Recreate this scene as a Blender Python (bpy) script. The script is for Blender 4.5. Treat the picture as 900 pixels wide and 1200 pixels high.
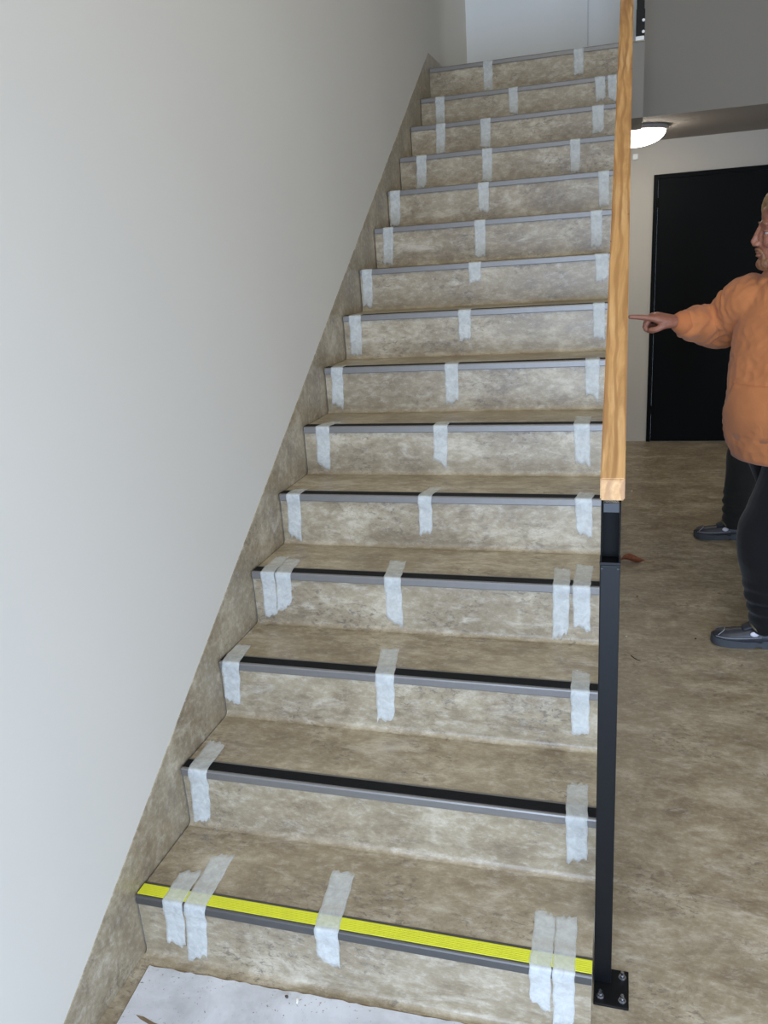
import bpy, bmesh, math, random
from mathutils import Vector, Matrix, noise
random.seed(7)
S = bpy.context.scene
COL = S.collection
for o in list(bpy.data.objects): bpy.data.objects.remove(o)

# ------------------------------------------------------------------ camera
cam = bpy.data.cameras.new('camera'); camo = bpy.data.objects.new('camera', cam); COL.objects.link(camo)
cam.sensor_fit = 'VERTICAL'; cam.sensor_height = 36.0; cam.sensor_width = 27.0
cam.lens = 941.27 / 1200 * 36.0; cam.clip_start = 0.05; cam.clip_end = 100
YAW, PIT, ROL = 0.2998, -0.3037, -0.0704
fwd = Vector((-math.sin(YAW) * math.cos(PIT), math.cos(YAW) * math.cos(PIT), math.sin(PIT)))
rgt = Vector((math.cos(YAW), math.sin(YAW), 0)); upv = rgt.cross(fwd)
cr, sr = math.cos(ROL), math.sin(ROL)
R_, U_ = cr * rgt + sr * upv, -sr * rgt + cr * upv
camo.matrix_world = Matrix(((R_.x, U_.x, -fwd.x, 1.1216), (R_.y, U_.y, -fwd.y, -1.3363), (R_.z, U_.z, -fwd.z, 1.6142), (0, 0, 0, 1)))
S.camera = camo

# ------------------------------------------------------------------ world, daylight, exposure
S.view_settings.view_transform = 'Standard'; S.view_settings.look = 'None'
S.view_settings.gamma = 1.0; S.view_settings.use_curve_mapping = False
S.view_settings.exposure = 0.0
wd = bpy.data.worlds.new('world'); S.world = wd; wd.use_nodes = True
wd.node_tree.nodes['Background'].inputs[0].default_value = (0.62, 0.78, 1.0, 1)
wd.node_tree.nodes['Background'].inputs[1].default_value = 1.0

def area(name, loc, target, sx, sy, power, col):
    l = bpy.data.lights.new(name, 'AREA'); l.shape = 'RECTANGLE'; l.size = sx; l.size_y = sy
    l.energy = power; l.color = col
    o = bpy.data.objects.new(name, l); COL.objects.link(o); o.location = loc
    o.rotation_euler = (Vector(target) - Vector(loc)).to_track_quat('-Z', 'Y').to_euler()
    return o
# daylight through the glazed entrance behind the photographer
area('entrance_daylight', (1.95, -2.06, 1.05), (1.95, 0, 1.05), 3.4, 1.95, 158, (0.575, 0.73, 1.0))
# unseen window above the entrance, added to light the upper part
area('added_stairwell_fill', (1.6, -2.06, 3.9), (1.6, 0, 3.5), 1.8, 1.4, 5, (1.0, 0.93, 0.82))
# invented roof light, added so warm light from above browns the treads
area('added_overhead_fill', (1.5, -0.85, 5.16), (1.5, -0.85, 0), 2.0, 2.0, 62, (1.0, 0.915, 0.69))
# unseen fill added upstairs to brighten the landing wall; no window built
area('added_landing_fill', (3.0, 4.78, 3.85), (0, 4.78, 3.6), 0.5, 1.3, 10, (0.82, 0.92, 1.0))

# ------------------------------------------------------------------ helpers
def link(name, me, mat=None, parent=None, smooth=False):
    if mat is not None and len(me.materials) == 0: me.materials.append(mat)
    o = bpy.data.objects.new(name, me); COL.objects.link(o)
    if parent is not None: o.parent = parent
    if smooth:
        for p in me.polygons: p.use_smooth = True
    return o
def bm_obj(name, bm, mat, parent=None, smooth=False):
    bmesh.ops.recalc_face_normals(bm, faces=bm.faces[:])
    me = bpy.data.meshes.new(name); bm.to_mesh(me); bm.free()
    return link(name, me, mat, parent, smooth)
def tag(o, label, cat, group=None, kind=None):
    o['label'] = label; o['category'] = cat
    if group: o['group'] = group
    if kind: o['kind'] = kind
    return o
def struct(o, label=None, cat=None):
    o['kind'] = 'structure'
    if label: o['label'] = label
    if cat: o['category'] = cat
    return o
def empty(name, loc=(0, 0, 0)):
    o = bpy.data.objects.new(name, None); COL.objects.link(o); o.location = loc; o.empty_display_size = 0.1
    return o
def box(bm, x0, x1, y0, y1, z0, z1, bev=0.0):
    r = bmesh.ops.create_cube(bm, size=1.0)
    for v in r['verts']:
        v.co = Vector(((x0 + x1) / 2 + v.co.x * (x1 - x0), (y0 + y1) / 2 + v.co.y * (y1 - y0), (z0 + z1) / 2 + v.co.z * (z1 - z0)))
    if bev > 0:
        es = list({e for v in r['verts'] for e in v.link_edges})
        bmesh.ops.bevel(bm, geom=es, offset=bev, segments=2, affect='EDGES', profile=0.6)
def boxes(name, L, mat, parent=None, bev=0.0):
    bm = bmesh.new()
    for b in L: box(bm, *b, bev=bev)
    return bm_obj(name, bm, mat, parent)
def prism_yz(bm, pts, x0, x1):
    a = [bm.verts.new((x0, y, z)) for y, z in pts]; b = [bm.verts.new((x1, y, z)) for y, z in pts]
    n = len(pts)
    bm.faces.new(a); bm.faces.new(b[::-1])
    for i in range(n): bm.faces.new((a[i], b[i], b[(i + 1) % n], a[(i + 1) % n]))
def cyl(bm, c, axis, r, h, n=16, r2=None):
    m = Vector(axis).to_track_quat('Z', 'Y').to_matrix().to_4x4(); m.translation = Vector(c) + Vector(axis).normalized() * h / 2
    bmesh.ops.create_cone(bm, cap_ends=True, segments=n, radius1=r, radius2=r if r2 is None else r2, depth=h, matrix=m)
def ring_loft(bm, rings, cap=True):
    vr = [[bm.verts.new(p) for p in r] for r in rings]; n = len(vr[0])
    for i in range(len(vr) - 1):
        for j in range(n): bm.faces.new((vr[i][j], vr[i][(j + 1) % n], vr[i + 1][(j + 1) % n], vr[i + 1][j]))
    if cap: bm.faces.new(vr[0][::-1]); bm.faces.new(vr[-1])
    return vr
def lathe(bm, c, prof, n=40):
    rings = [[Vector((c[0] + r * math.cos(2 * math.pi * j / n), c[1] + r * math.sin(2 * math.pi * j / n), c[2] + z)) for j in range(n)] for r, z in prof]
    ring_loft(bm, rings)

# ------------------------------------------------------------------ materials
def s2l(c): return tuple((x / 12.92 if x <= 0.04045 else ((x + 0.055) / 1.055) ** 2.4) for x in (v / 255 for v in c)) + (1,)
class NT:
    def __init__(s, name):
        s.m = bpy.data.materials.new(name); s.m.use_nodes = True; s.t = s.m.node_tree
        s.b = s.t.nodes['Principled BSDF']; s.out = s.t.nodes['Material Output']
    def n(s, typ, **kw):
        d = s.t.nodes.new(typ)
        for k, v in kw.items():
            if k.startswith('i_'): d.inputs[int(k[2:]) if k[2:].isdigit() else k[2:].replace('_', ' ')].default_value = v
            else: setattr(d, k, v)
        return d
    def l(s, a, b): s.t.links.new(a, b)
    def noise(s, vec, scale, detail=4, rough=0.5, dist=0.0, sc=None):
        if sc is not None:
            mp = s.n('ShaderNodeMapping'); mp.inputs['Scale'].default_value = sc; s.l(vec, mp.inputs[0]); vec = mp.outputs[0]
        d = s.n('ShaderNodeTexNoise', i_Scale=scale, i_Detail=detail, i_Roughness=rough, i_Distortion=dist); s.l(vec, d.inputs['Vector'])
        return d.outputs[0]
    def ramp(s, fac, stops):
        r = s.n('ShaderNodeValToRGB'); e = r.color_ramp.elements
        while len(e) < len(stops): e.new(0.5)
        for i, (p, c) in enumerate(stops): e[i].position = p; e[i].color = c if len(c) == 4 else tuple(c) + (1,)
        s.l(fac, r.inputs[0]); return r.outputs[0]
    def mix(s, fac, a, b, mode='MIX'):
        x = s.n('ShaderNodeMix', data_type='RGBA', blend_type=mode)
        for sock, v in ((x.inputs[0], fac), (x.inputs[6], a), (x.inputs[7], b)):
            if hasattr(v, 'links'): s.l(v, sock)
            else: sock.default_value = v
        return x.outputs[2]
    def pos(s): return s.n('ShaderNodeNewGeometry').outputs['Position']
    def obj(s): return s.n('ShaderNodeTexCoord').outputs['Object']
    def bump(s, h, strength=0.2, dist=0.002):
        b = s.n('ShaderNodeBump'); b.inputs['Strength'].default_value = strength; b.inputs['Distance'].default_value = dist
        s.l(h, b.inputs['Height']); s.l(b.outputs[0], s.b.inputs['Normal'])
    def set(s, **kw):
        for k, v in kw.items():
            i = s.b.inputs[k.replace('_', ' ')]
            if hasattr(v, 'links'): s.l(v, i)
            else: i.default_value = v
        return s
def g(v): return (v, v, v, 1)
def plain(name, rgb, rough=0.6, metal=0.0, var=0.06, scale=20, bump=0.0, spec=0.5):
    t = NT(name); c = s2l(rgb); n = t.noise(t.pos(), scale, 4, 0.6)
    lo = tuple(x * (1 - var) for x in c[:3]) + (1,); hi = tuple(min(1, x * (1 + var)) for x in c[:3]) + (1,)
    t.set(Base_Color=t.ramp(n, [(0.3, lo), (0.7, hi)]), Roughness=rough, Metallic=metal, Specular_IOR_Level=spec)
    if bump: t.bump(t.noise(t.pos(), scale * 6, 3, 0.6), bump, 0.001)
    return t.m
def vinyl():
    t = NT('stone_look_vinyl'); P = t.pos()
    big = t.noise(P, 3.0, 4, 0.55, 0.3)
    mid = t.noise(P, 6.5, 13, 0.74, 0.2, (0.75, 1.1, 1.2))
    strk = t.noise(P, 10.0, 10, 0.70, 0.5, (0.40, 1.2, 1.3))
    fine = t.noise(P, 50, 10, 0.82, 0.25, (0.55, 1, 1))
    base = t.ramp(mid, [(0.36, s2l((122, 107, 86))), (0.46, s2l((147, 132, 107))), (0.54, s2l((163, 149, 124))), (0.66, s2l((192, 180, 158)))])
    c = t.mix(t.ramp(big, [(0.42, g(0)), (0.60, g(0.5))]), base, s2l((138, 124, 101)))
    c = t.mix(t.ramp(strk, [(0.55, g(0)), (0.68, g(0.5))]), c, s2l((208, 199, 181)))
    c = t.mix(t.ramp(strk, [(0.33, g(0.5)), (0.43, g(0))]), c, s2l((110, 97, 80)))
    # thin wandering trowel lines
    ln = t.noise(P, 7.0, 6, 0.6, 1.4, (0.7, 1.1, 1.2))
    la = t.ramp(ln, [(0.488, g(0)), (0.5, g(0.42)), (0.512, g(0))])
    lm = t.ramp(t.noise(P, 4.0, 3, 0.5), [(0.5, g(0)), (0.62, g(1))])
    q = t.n('ShaderNodeMath', operation='MULTIPLY'); t.l(la, q.inputs[0]); t.l(lm, q.inputs[1])
    c = t.mix(q.outputs[0], c, s2l((108, 94, 76)))
    # scuffed flecks in clusters
    clus = t.ramp(t.noise(P, 5.5, 3, 0.5), [(0.48, g(0)), (0.60, g(1))])
    fl = t.ramp(t.noise(P, 75, 5, 0.7, 0.6, (0.6, 1, 1)), [(0.40, g(1)), (0.47, g(0))])
    m = t.n('ShaderNodeMath', operation='MULTIPLY'); t.l(clus, m.inputs[0]); t.l(fl, m.inputs[1])
    m2 = t.n('ShaderNodeMath', operation='MULTIPLY', i_1=0.75); t.l(m.outputs[0], m2.inputs[0])
    c = t.mix(m2.outputs[0], c, s2l((104, 94, 82)))
    c = t.mix(t.ramp(fine, [(0.32, g(0.42)), (0.5, g(0)), (0.68, g(0.42))]), c, t.ramp(fine, [(0.48, s2l((104, 92, 76))), (0.52, s2l((214, 207, 192)))]))
    t.set(Base_Color=c, Roughness=t.ramp(mid, [(0.35, g(0.34)), (0.65, g(0.46))]), Specular_IOR_Level=0.65)
    t.bump(t.noise(P, 140, 5, 0.7), 0.12, 0.001)
    return t.m
VINYL = vinyl()
def wallmat(name, rgb, var=0.015):
    t = NT(name); P = t.pos(); c = s2l(rgb); n = t.noise(P, 1.3, 4, 0.6)
    t.set(Base_Color=t.ramp(n, [(0.3, tuple(x * (1 - var) for x in c[:3]) + (1,)), (0.7, tuple(x * (1 + var) for x in c[:3]) + (1,))]), Roughness=0.85, Specular_IOR_Level=0.25)
    t.bump(t.noise(P, 260, 3, 0.7), 0.08, 0.0006)
    return t.m
WALL = wallmat('painted_plaster_wall', (206, 200, 189))
WALLUP = wallmat('white_landing_wall', (236, 238, 238))
WALLGREY = wallmat('grey_painted_wall', (140, 134, 125))
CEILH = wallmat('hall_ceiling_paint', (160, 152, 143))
CEIL = wallmat('ceiling_paint', (205, 202, 196))
ALU = plain('anodised_aluminium', (130, 127, 124), 0.42, 0.55, 0.04, 40)
ALUDARK = plain('bronze_aluminium', (92, 90, 88), 0.42, 0.55, 0.04, 40)
RUB = plain('black_grip_rubber', (14, 14, 16), 0.6, 0, 0.15, 60, 0.2, 0.2)
YEL = plain('yellow_grip_strip', (208, 208, 44), 0.5, 0, 0.05, 30, 0.1)
BLK = plain('black_powder_coat', (11, 12, 14), 0.45, 0.0, 0.1, 60, 0.08, 0.25)
BLKSHADE = plain('black_channel_shade', (4, 4, 5), 0.6, 0, 0.1, 40, 0, 0.15)  # darker copy of the black coat; shade inside the channel put into its colour
BLKG = plain('black_gloss_steel', (7, 7, 9), 0.22, 0.0, 0.1, 60, 0, 0.35)
DOORM = plain('black_door_laminate', (5, 6, 6), 0.55, 0, 0.1, 20, 0.0, 0.12)
ZINC = plain('zinc_plated_steel', (190, 192, 196), 0.25, 1.0, 0.05, 80)
WHITEP = plain('white_plastic', (235, 235, 232), 0.4)
def oak():
    t = NT('oiled_oak'); P = t.obj()
    w = t.noise(P, 26, 7, 0.6, 1.6, (1.0, 0.09, 1.0))
    f = t.noise(P, 130, 4, 0.6, 0.3, (1, 0.05, 1))
    big = t.noise(P, 2.4, 3, 0.5, 0, (0.3, 1, 0.3))
    wv = t.n('ShaderNodeTexWave', wave_type='BANDS', bands_direction='X', i_Scale=9.0, i_Distortion=9.0, i_Detail=3.0)
    wv.inputs['Detail Scale'].default_value = 0.9
    mp = t.n('ShaderNodeMapping'); mp.inputs['Scale'].default_value = (1.6, 0.35, 1.6); t.l(P, mp.inputs[0]); t.l(mp.outputs[0], wv.inputs[0])
    c = t.ramp(w, [(0.34, s2l((150, 106, 60))), (0.5, s2l((184, 140, 88))), (0.66, s2l((204, 164, 112)))])
    c = t.mix(t.ramp(wv.outputs['Fac'], [(0.1, g(0.75)), (0.5, g(0))]), c, s2l((142, 98, 54)))
    c = t.mix(t.ramp(f, [(0.3, g(0.35)), (0.5, g(0))]), c, s2l((140, 96, 52)))
    c = t.mix(t.ramp(big, [(0.4, g(0)), (0.6, g(0.3))]), c, s2l((194, 148, 88)))
    vo = t.n('ShaderNodeTexVoronoi', i_Scale=17.0); t.l(P, vo.inputs['Vector'])
    c = t.mix(t.ramp(vo.outputs['Distance'], [(0.05, g(0.85)), (0.085, g(0))]), c, s2l((88, 54, 26)))
    t.set(Base_Color=c, Roughness=0.45); t.bump(f, 0.12, 0.001)
    return t.m
OAK = oak()
def oak_end():
    t = NT('oak_end_grain'); P = t.obj()
    wv = t.n('ShaderNodeTexWave', wave_type='RINGS', i_Scale=38.0, i_Distortion=2.5, i_Detail=2.0); t.l(P, wv.inputs[0])
    t.set(Base_Color=t.ramp(wv.outputs['Fac'], [(0.1, s2l((140, 94, 60))), (0.9, s2l((172, 124, 84)))]), Roughness=0.6)
    return t.m
OAKEND = oak_end()
def tape():
    t = NT('translucent_masking_tape'); P = t.pos()
    n = t.noise(P, 45, 5, 0.65, 0.6)
    t.set(Base_Color=t.ramp(n, [(0.3, s2l((222, 224, 220))), (0.7, s2l((234, 236, 232)))]), Roughness=0.55, Specular_IOR_Level=0.4)
    tr = t.n('ShaderNodeBsdfTransparent'); mx = t.n('ShaderNodeMixShader')
    t.l(t.ramp(n, [(0.3, g(0.34)), (0.7, g(0.45))]), mx.inputs[0]); t.l(tr.outputs[0], mx.inputs[1]); t.l(t.b.outputs[0], mx.inputs[2]); t.l(mx.outputs[0], t.out.inputs[0])
    t.bump(t.noise(P, 60, 3, 0.6, 0.4, (1, .4, .4)), 0.2, 0.001)
    return t.m
TAPE = tape()
def boardmat():
    t = NT('dusty_white_board'); P = t.pos()
    n = t.noise(P, 6, 6, 0.65, 0.5)
    c = t.ramp(n, [(0.35, s2l((168, 167, 168))), (0.65, s2l((202, 202, 205)))])
    sp = t.ramp(t.noise(P, 130, 3, 0.6), [(0.30, g(1)), (0.36, g(0))]); cl = t.ramp(t.noise(P, 7, 2, 0.5), [(0.45, g(0)), (0.6, g(1))])
    m = t.n('ShaderNodeMath', operation='MULTIPLY'); t.l(sp, m.inputs[0]); t.l(cl, m.inputs[1])
    c = t.mix(m.outputs[0], c, s2l((120, 104, 84)))
    c = t.mix(t.ramp(t.noise(P, 10, 6, 0.7, 1.0, (1, 2, 1)), [(0.62, g(0)), (0.75, g(0.5))]), c, s2l((176, 168, 156)))
    t.set(Base_Color=c, Roughness=0.6); t.bump(n, 0.1, 0.002)
    return t.m
BOARD = boardmat()
CARD = plain('brown_board_core', (120, 100, 76), 0.85, 0, 0.25, 40, 0.3)

# ------------------------------------------------------------------ the setting
XR, YB, YF, ZT = 4.2, -2.1, 5.67, 5.2          # room extents
HC, YW = 2.339, 4.326                           # hall ceiling, upper wall plane
struct(boxes('floor', [(-0.15, XR + .15, YB - .15, YF + .15, -0.12, 0)], VINYL), 'brown stone-look vinyl floor of the hall', 'floor')
struct(boxes('wall_left', [(-0.15, 0, YB - .15, YF + .15, 0, ZT)], WALL), 'plain off-white wall running up beside the stairs', 'wall')
struct(boxes('wall_right', [(XR, XR + .15, YB - .15, YF + .15, 0, ZT)], WALL), 'off-white wall on the right side of the hall', 'wall')
struct(boxes('wall_far', [(0, 1.28, YF, YF + .15, 0, HC + .2), (2.38, XR, YF, YF + .15, 0, HC + .2), (1.28, 2.38, YF, YF + .15, 2.12, HC + .2)], WALL), 'pale wall around the black door at the back of the hall', 'wall')
struct(boxes('wall_landing', [(0, 0.838, 5.08, 5.2, 2.6, ZT), (0.838, 0.846, 5.095, 5.2, 2.6, ZT), (0.846, XR, 5.08, 5.2, 2.6, ZT)], WALLUP), 'bright white wall at the top of the stairs', 'wall')
struct(boxes('wall_upper', [(1.198, XR, YW, YW + .12, HC, ZT)], WALLGREY), 'grey wall face above the hall ceiling', 'wall')
struct(boxes('ceiling', [(-0.15, 0.45, YB - .15, YF + .15, ZT, ZT + .12), (2.55, XR + .15, YB - .15, YF + .15, ZT, ZT + .12), (0.45, 2.55, YB - .15, -1.9, ZT, ZT + .12), (0.45, 2.55, 0.2, YF + .15, ZT, ZT + .12)], CEIL), 'pale ceiling high over the stairwell', 'ceiling')
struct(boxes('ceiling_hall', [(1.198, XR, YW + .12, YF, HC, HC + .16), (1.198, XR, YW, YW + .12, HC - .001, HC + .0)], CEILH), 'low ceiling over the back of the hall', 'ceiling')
# upper landing slab (front beam, slab behind)
struct(boxes('floor_landing', [(0, 1.198, 3.79, YW, 2.27, 2.646), (0, 1.198, YW, 5.08, HC, 2.646), (0, 1.198, 5.08, YF, HC, 2.55)], WALLGREY), 'concrete edge of the landing at the stair top', 'floor')
# back wall with glazed entrance and an added stairwell window (behind the photographer)
OX0, OX1, OZ1 = 0.22, 3.68, 2.08; WX0, WX1, WZ0, WZ1 = 0.7, 2.5, 3.2, 4.6
struct(boxes('wall_back', [(0, OX0, YB, YB + .1, 0, ZT), (OX1, XR, YB, YB + .1, 0, WZ0), (OX0, WX1, YB, YB + .1, OZ1, WZ0), (OX0, WX0, YB, YB + .1, WZ0, ZT), (WX1, XR, YB, YB + .1, WZ0, ZT), (WX0, WX1, YB, YB + .1, WZ1, ZT), (WX1, OX1, YB, YB + .1, OZ1, WZ0)], WALL), 'entrance wall behind the photographer', 'wall')
def window(name, x0, x1, z0, z1, nx):
    f = [(x0, x0 + .05, YB + .02, YB + .08, z0, z1), (x1 - .05, x1, YB + .02, YB + .08, z0, z1), (x0, x1, YB + .02, YB + .08, z1 - .05, z1), (x0, x1, YB + .02, YB + .08, z0, z0 + .05)]
    for i in range(1, nx): xm = x0 + (x1 - x0) * i / nx; f.append((xm - .03, xm + .03, YB + .02, YB + .08, z0, z1))
    o = struct(boxes(name, f, BLK)); return o
struct(boxes('added_window_3', [(0.45, 0.5, -1.9, 0.2, ZT, ZT + .12), (2.5, 2.55, -1.9, 0.2, ZT, ZT + .12), (0.5, 2.5, -1.9, -1.85, ZT, ZT + .12), (0.5, 2.5, 0.15, 0.2, ZT, ZT + .12)], BLK))  # frame of the added roof light, out of view
window('window_1', OX0, OX1, 0.0, OZ1, 3); window('added_window_2', WX0, WX1, WZ0, WZ1, 2)  # entrance glazing, then the frame of the added upper window

# skirting on the left wall: slants up along the flight, level on floor and landing
G, H, W = 0.2703, 0.175, 1.085
ZTOP = 2.65
def step_z(k): return k * H if k < 15 else ZTOP
SKT = 0.113                                     # height of the skirting top above the nosing line
bm = bmesh.new()
sl = H / G
y_lo = (0.09 - (H + SKT)) / sl
y_hi = (ZTOP + 0.085 - (H + SKT)) / sl
def sktop(y): return min(max(0.09, H + SKT + sl * y), ZTOP + 0.085)
segs = [(YB + .1, y_lo, 0.0), (y_lo, 0.004, 0.0)]
for k in range(1, 15):
    y0, y1 = (k - 1) * G + .004, k * G + .004
    if y0 < y_hi < y1: segs += [(y0, y_hi, k * H - .004), (y_hi, y1, k * H - .004)]
    else: segs.append((y0, y1, k * H - .004))
segs.append((14 * G + .004, 5.08, ZTOP - .004))
for y0, y1, zb in segs:
    prism_yz(bm, [(y0, zb), (y1, zb), (y1, sktop(y1)), (y0, sktop(y0))], 0.0, 0.0028)
sk = struct(bm_obj('trim_1', bm, VINYL), 'brown vinyl skirting climbing the wall beside the steps', 'skirting')

# ------------------------------------------------------------------ staircase
stairs = empty('staircase', (0.0, 0.0, 0.0))
tag(stairs, 'straight flight of stairs clad in beige stone-look vinyl', 'stairs')
bm = bmesh.new()
def soffit(y): return max(0.001, 2.27 + sl * (y - 14 * G))
ysp = 14 * G + (0.001 - 2.27) / sl
for k in range(1, 15):
    y0, y1 = (k - 1) * G + .009, k * G + (.009 if k < 14 else .0055); zt_ = k * H - .005
    for c0, c1 in ([(y0, ysp), (ysp, y1)] if y0 < ysp < y1 else [(y0, y1)]):
        prism_yz(bm, [(c0, soffit(c0)), (c1, soffit(c1)), (c1, zt_), (c0, zt_)], 0.0065, W - .002)
bmesh.ops.remove_doubles(bm, verts=bm.verts[:], dist=.0001)
bm_obj('stair_slab', bm, WALL, stairs)
def riser_mesh(hh):
    bm = bmesh.new(); r = 0.016
    pts = [(0.008, hh - .004), (0.003, hh - .004)]
    for i in range(7):
        a = i / 6 * math.pi / 2
        pts.append((0.003 - r + r * math.cos(a), 0.0005 + r - r * math.sin(a)))
    pts += [(0.008, 0.0005)]
    prism_yz(bm, pts, 0.0065, W)
    bmesh.ops.recalc_face_normals(bm, faces=bm.faces[:])
    me = bpy.data.meshes.new('riser'); bm.to_mesh(me); bm.free(); me.materials.append(VINYL); return me
bm = bmesh.new(); box(bm, 0.0065, W, 0.0, G + .003, -0.0045, 0.0)
tread_me = bpy.data.meshes.new('tread'); bm.to_mesh(tread_me); bm.free(); tread_me.materials.append(VINYL)
r_me = riser_mesh(H); r_top = riser_mesh(ZTOP - 14 * H)
for k in range(1, 16):
    o = link('riser', r_me if k < 15 else r_top, None, stairs); o.location = (0, (k - 1) * G, (k - 1) * H)
    if k < 15:
        o = link('tread', tread_me, None, stairs); o.location = (0, (k - 1) * G, k * H)
bm = bmesh.new(); box(bm, 0.0065, 1.198, 3.784, 5.08, ZTOP - .004, ZTOP)
struct(bm_obj('floor_landing_covering', bm, VINYL), 'vinyl floor of the upper landing', 'floor')

# ------------------------------------------------------------------ stair nosings
ORD = ['bottom', 'second', 'third', 'fourth', 'fifth', 'sixth', 'seventh', 'eighth', 'ninth', 'tenth', 'eleventh', 'twelfth', 'thirteenth', 'fourteenth', 'topmost']
def nosing_meshes():
    bm = bmesh.new()
    pts = [(0.0475, 0.0), (0.0475, 0.0012), (0.045, 0.0034), (0.039, 0.0034), (0.039, 0.0018), (0.004, 0.0018), (0.004, 0.0034), (0.0005, 0.0034), (-0.0025, 0.0022), (-0.0042, -0.001), (-0.0042, -0.0185), (-0.0030, -0.0205), (-0.001, -0.0205), (0.0, -0.018), (0.0, 0.0)]
    prism_yz(bm, pts, 0.0075, W + .001)
    bmesh.ops.recalc_face_normals(bm, faces=bm.faces[:])
    a = bpy.data.meshes.new('profile'); bm.to_mesh(a); bm.free()
    bm = bmesh.new()
    pr = [(0.0045, 0.0018)]; n = 7
    for i in range(n):
        y0 = 0.005 + (0.0335) * i / n; y1 = 0.005 + 0.0335 * (i + 1) / n
        pr += [(y0 + .0004, 0.0042), (y1 - .0008, 0.0042), (y1 - .0002, 0.0036)]
    pr += [(0.0388, 0.0018)]
    prism_yz(bm, pr, 0.0076, W + .0009)
    bmesh.ops.recalc_face_normals(bm, faces=bm.faces[:])
    b = bpy.data.meshes.new('grip_insert'); bm.to_mesh(b); bm.free()
    return a, b
pa, pb = nosing_meshes(); pa1 = pa.copy(); pb1 = pb.copy()
pa.materials.append(ALU); pb.materials.append(RUB); pa1.materials.append(ALUDARK); pb1.materials.append(YEL)
for k in range(1, 16):
    r = empty('stair_nosing', (0, (k - 1) * G, step_z(k) + .0002))
    if k == 1: tag(r, 'stair nosing with bright yellow strip on the bottom step', 'stair nosing', 'nosings along the step edges')
    else: tag(r, ('grey aluminium nosing with black strip on the %s step from the bottom' % ORD[k - 1]) if k < 15 else 'grey nosing along the landing edge at the stair top', 'stair nosing', 'nosings along the step edges')
    link('profile', pa if k > 1 else pa1, None, r); link('grip_insert', pb if k > 1 else pb1, None, r)

# ------------------------------------------------------------------ tape strips: x, width, back length, back skew, drop length, drop skew
TAPES = {1: [(0.109, 0.054, 0.107, -0.008, 0.134, -0.012), (0.169, 0.057, 0.174, -0.013, 0.166, -0.019), (0.503, 0.058, 0.179, -0.02, 0.101, -0.005), (0.981, 0.046, 0.151, -0.002, 0.112, -0.002), (1.029, 0.046, 0.148, -0.003, 0.150, 0.0)],
2: [(0.056, 0.056, 0.131, -0.009, 0.166, -0.012), (1.04, 0.05, 0.129, -0.005, 0.124, 0.001)],
3: [(0.044, 0.055, 0.118, -0.018, 0.131, -0.015), (0.511, 0.054, 0.157, -0.029, 0.144, -0.007), (1.033, 0.047, 0.105, -0.003, 0.132, 0.001)],
4: [(0.062, 0.047, 0.144, -0.011, 0.156, -0.007), (0.115, 0.053, 0.125, -0.016, 0.123, -0.010), (0.47, 0.053, 0.147, -0.021, 0.15, -0.002), (0.967, 0.047, 0.137, -0.007, 0.158, -0.003), (1.022, 0.049, 0.172, 0.003, 0.132, 0.002)],
5: [(0.058, 0.05, 0.073, 0.006, 0.16, -0.012), (0.516, 0.045, 0.114, 0.012, 0.13, -0.004), (1.014, 0.051, 0.078, 0.012, 0.118, 0.003)],
6: [(0.081, 0.053, 0.104, 0.02, 0.151, -0.011), (0.518, 0.051, 0.081, -0.0, 0.136, -0.008), (0.994, 0.052, 0.144, 0.0, 0.137, 0.005)],
7: [(0.058, 0.049, 0.05, 0.0, 0.151, -0.01), (0.509, 0.052, 0.06, 0.0, 0.145, -0.003), (1.017, 0.05, 0.05, 0.0, 0.132, -0.0)],
8: [(0.058, 0.052, 0.05, 0.0, 0.16, -0.006), (0.515, 0.051, 0.05, 0.0, 0.116, -0.003), (1.029, 0.044, 0.08, 0.0, 0.129, 0.002)],
9: [(0.040, 0.047, 0.05, 0.0, 0.156, -0.008), (0.515, 0.054, 0.05, 0.0, 0.075, -0.001), (1.029, 0.053, 0.08, 0.0, 0.105, 0.005)],
10: [(0.073, 0.049, 0.05, 0.0, 0.163, -0.012), (0.497, 0.05, 0.05, 0.0, 0.153, -0.003), (0.998, 0.049, 0.05, 0.0, 0.147, 0.002)],
11: [(0.043, 0.052, 0.05, 0.0, 0.158, -0.009), (0.474, 0.052, 0.05, 0.0, 0.126, -0.002), (1.019, 0.048, 0.05, 0.0, 0.151, 0.004)],
12: [(0.12, 0.053, 0.05, 0.0, 0.156, -0.009), (0.454, 0.051, 0.05, 0.0, 0.15, -0.004), (0.878, 0.048, 0.05, 0.0, 0.145, 0.001)],
13: [(0.17, 0.051, 0.05, 0.0, 0.142, -0.009), (0.408, 0.054, 0.05, 0.0, 0.141, -0.004), (0.974, 0.058, 0.05, 0.0, 0.129, 0.002)],
14: [(0.115, 0.053, 0.05, 0.0, 0.142, -0.004), (0.52, 0.05, 0.05, 0.0, 0.129, -0.0), (0.973, 0.052, 0.05, 0.0, 0.113, 0.006), (1.035, 0.047, 0.05, 0.0, 0.116, 0.004)],
15: [(0.345, 0.054, 0.05, 0.0, 0.149, -0.002), (0.849, 0.055, 0.05, 0.0, 0.13, 0.001)]}
POSW = {1: ['left of the pair nearest the wall', 'right of the pair nearest the wall', 'single strip at mid-width', 'left of the pair nearest the post', 'right of the pair nearest the post'],
        2: ['at the wall end', 'at the railing end'],
        4: ['left of the pair nearest the wall', 'right of the pair nearest the wall', 'single strip at mid-width', 'left of the pair nearest the post', 'right of the pair nearest the post'],
        14: ['nearest the wall', 'at mid-width', 'left of the pair nearest the rail', 'right of the pair nearest the rail'],
        15: ['left of its two strips', 'right of its two strips']}
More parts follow.
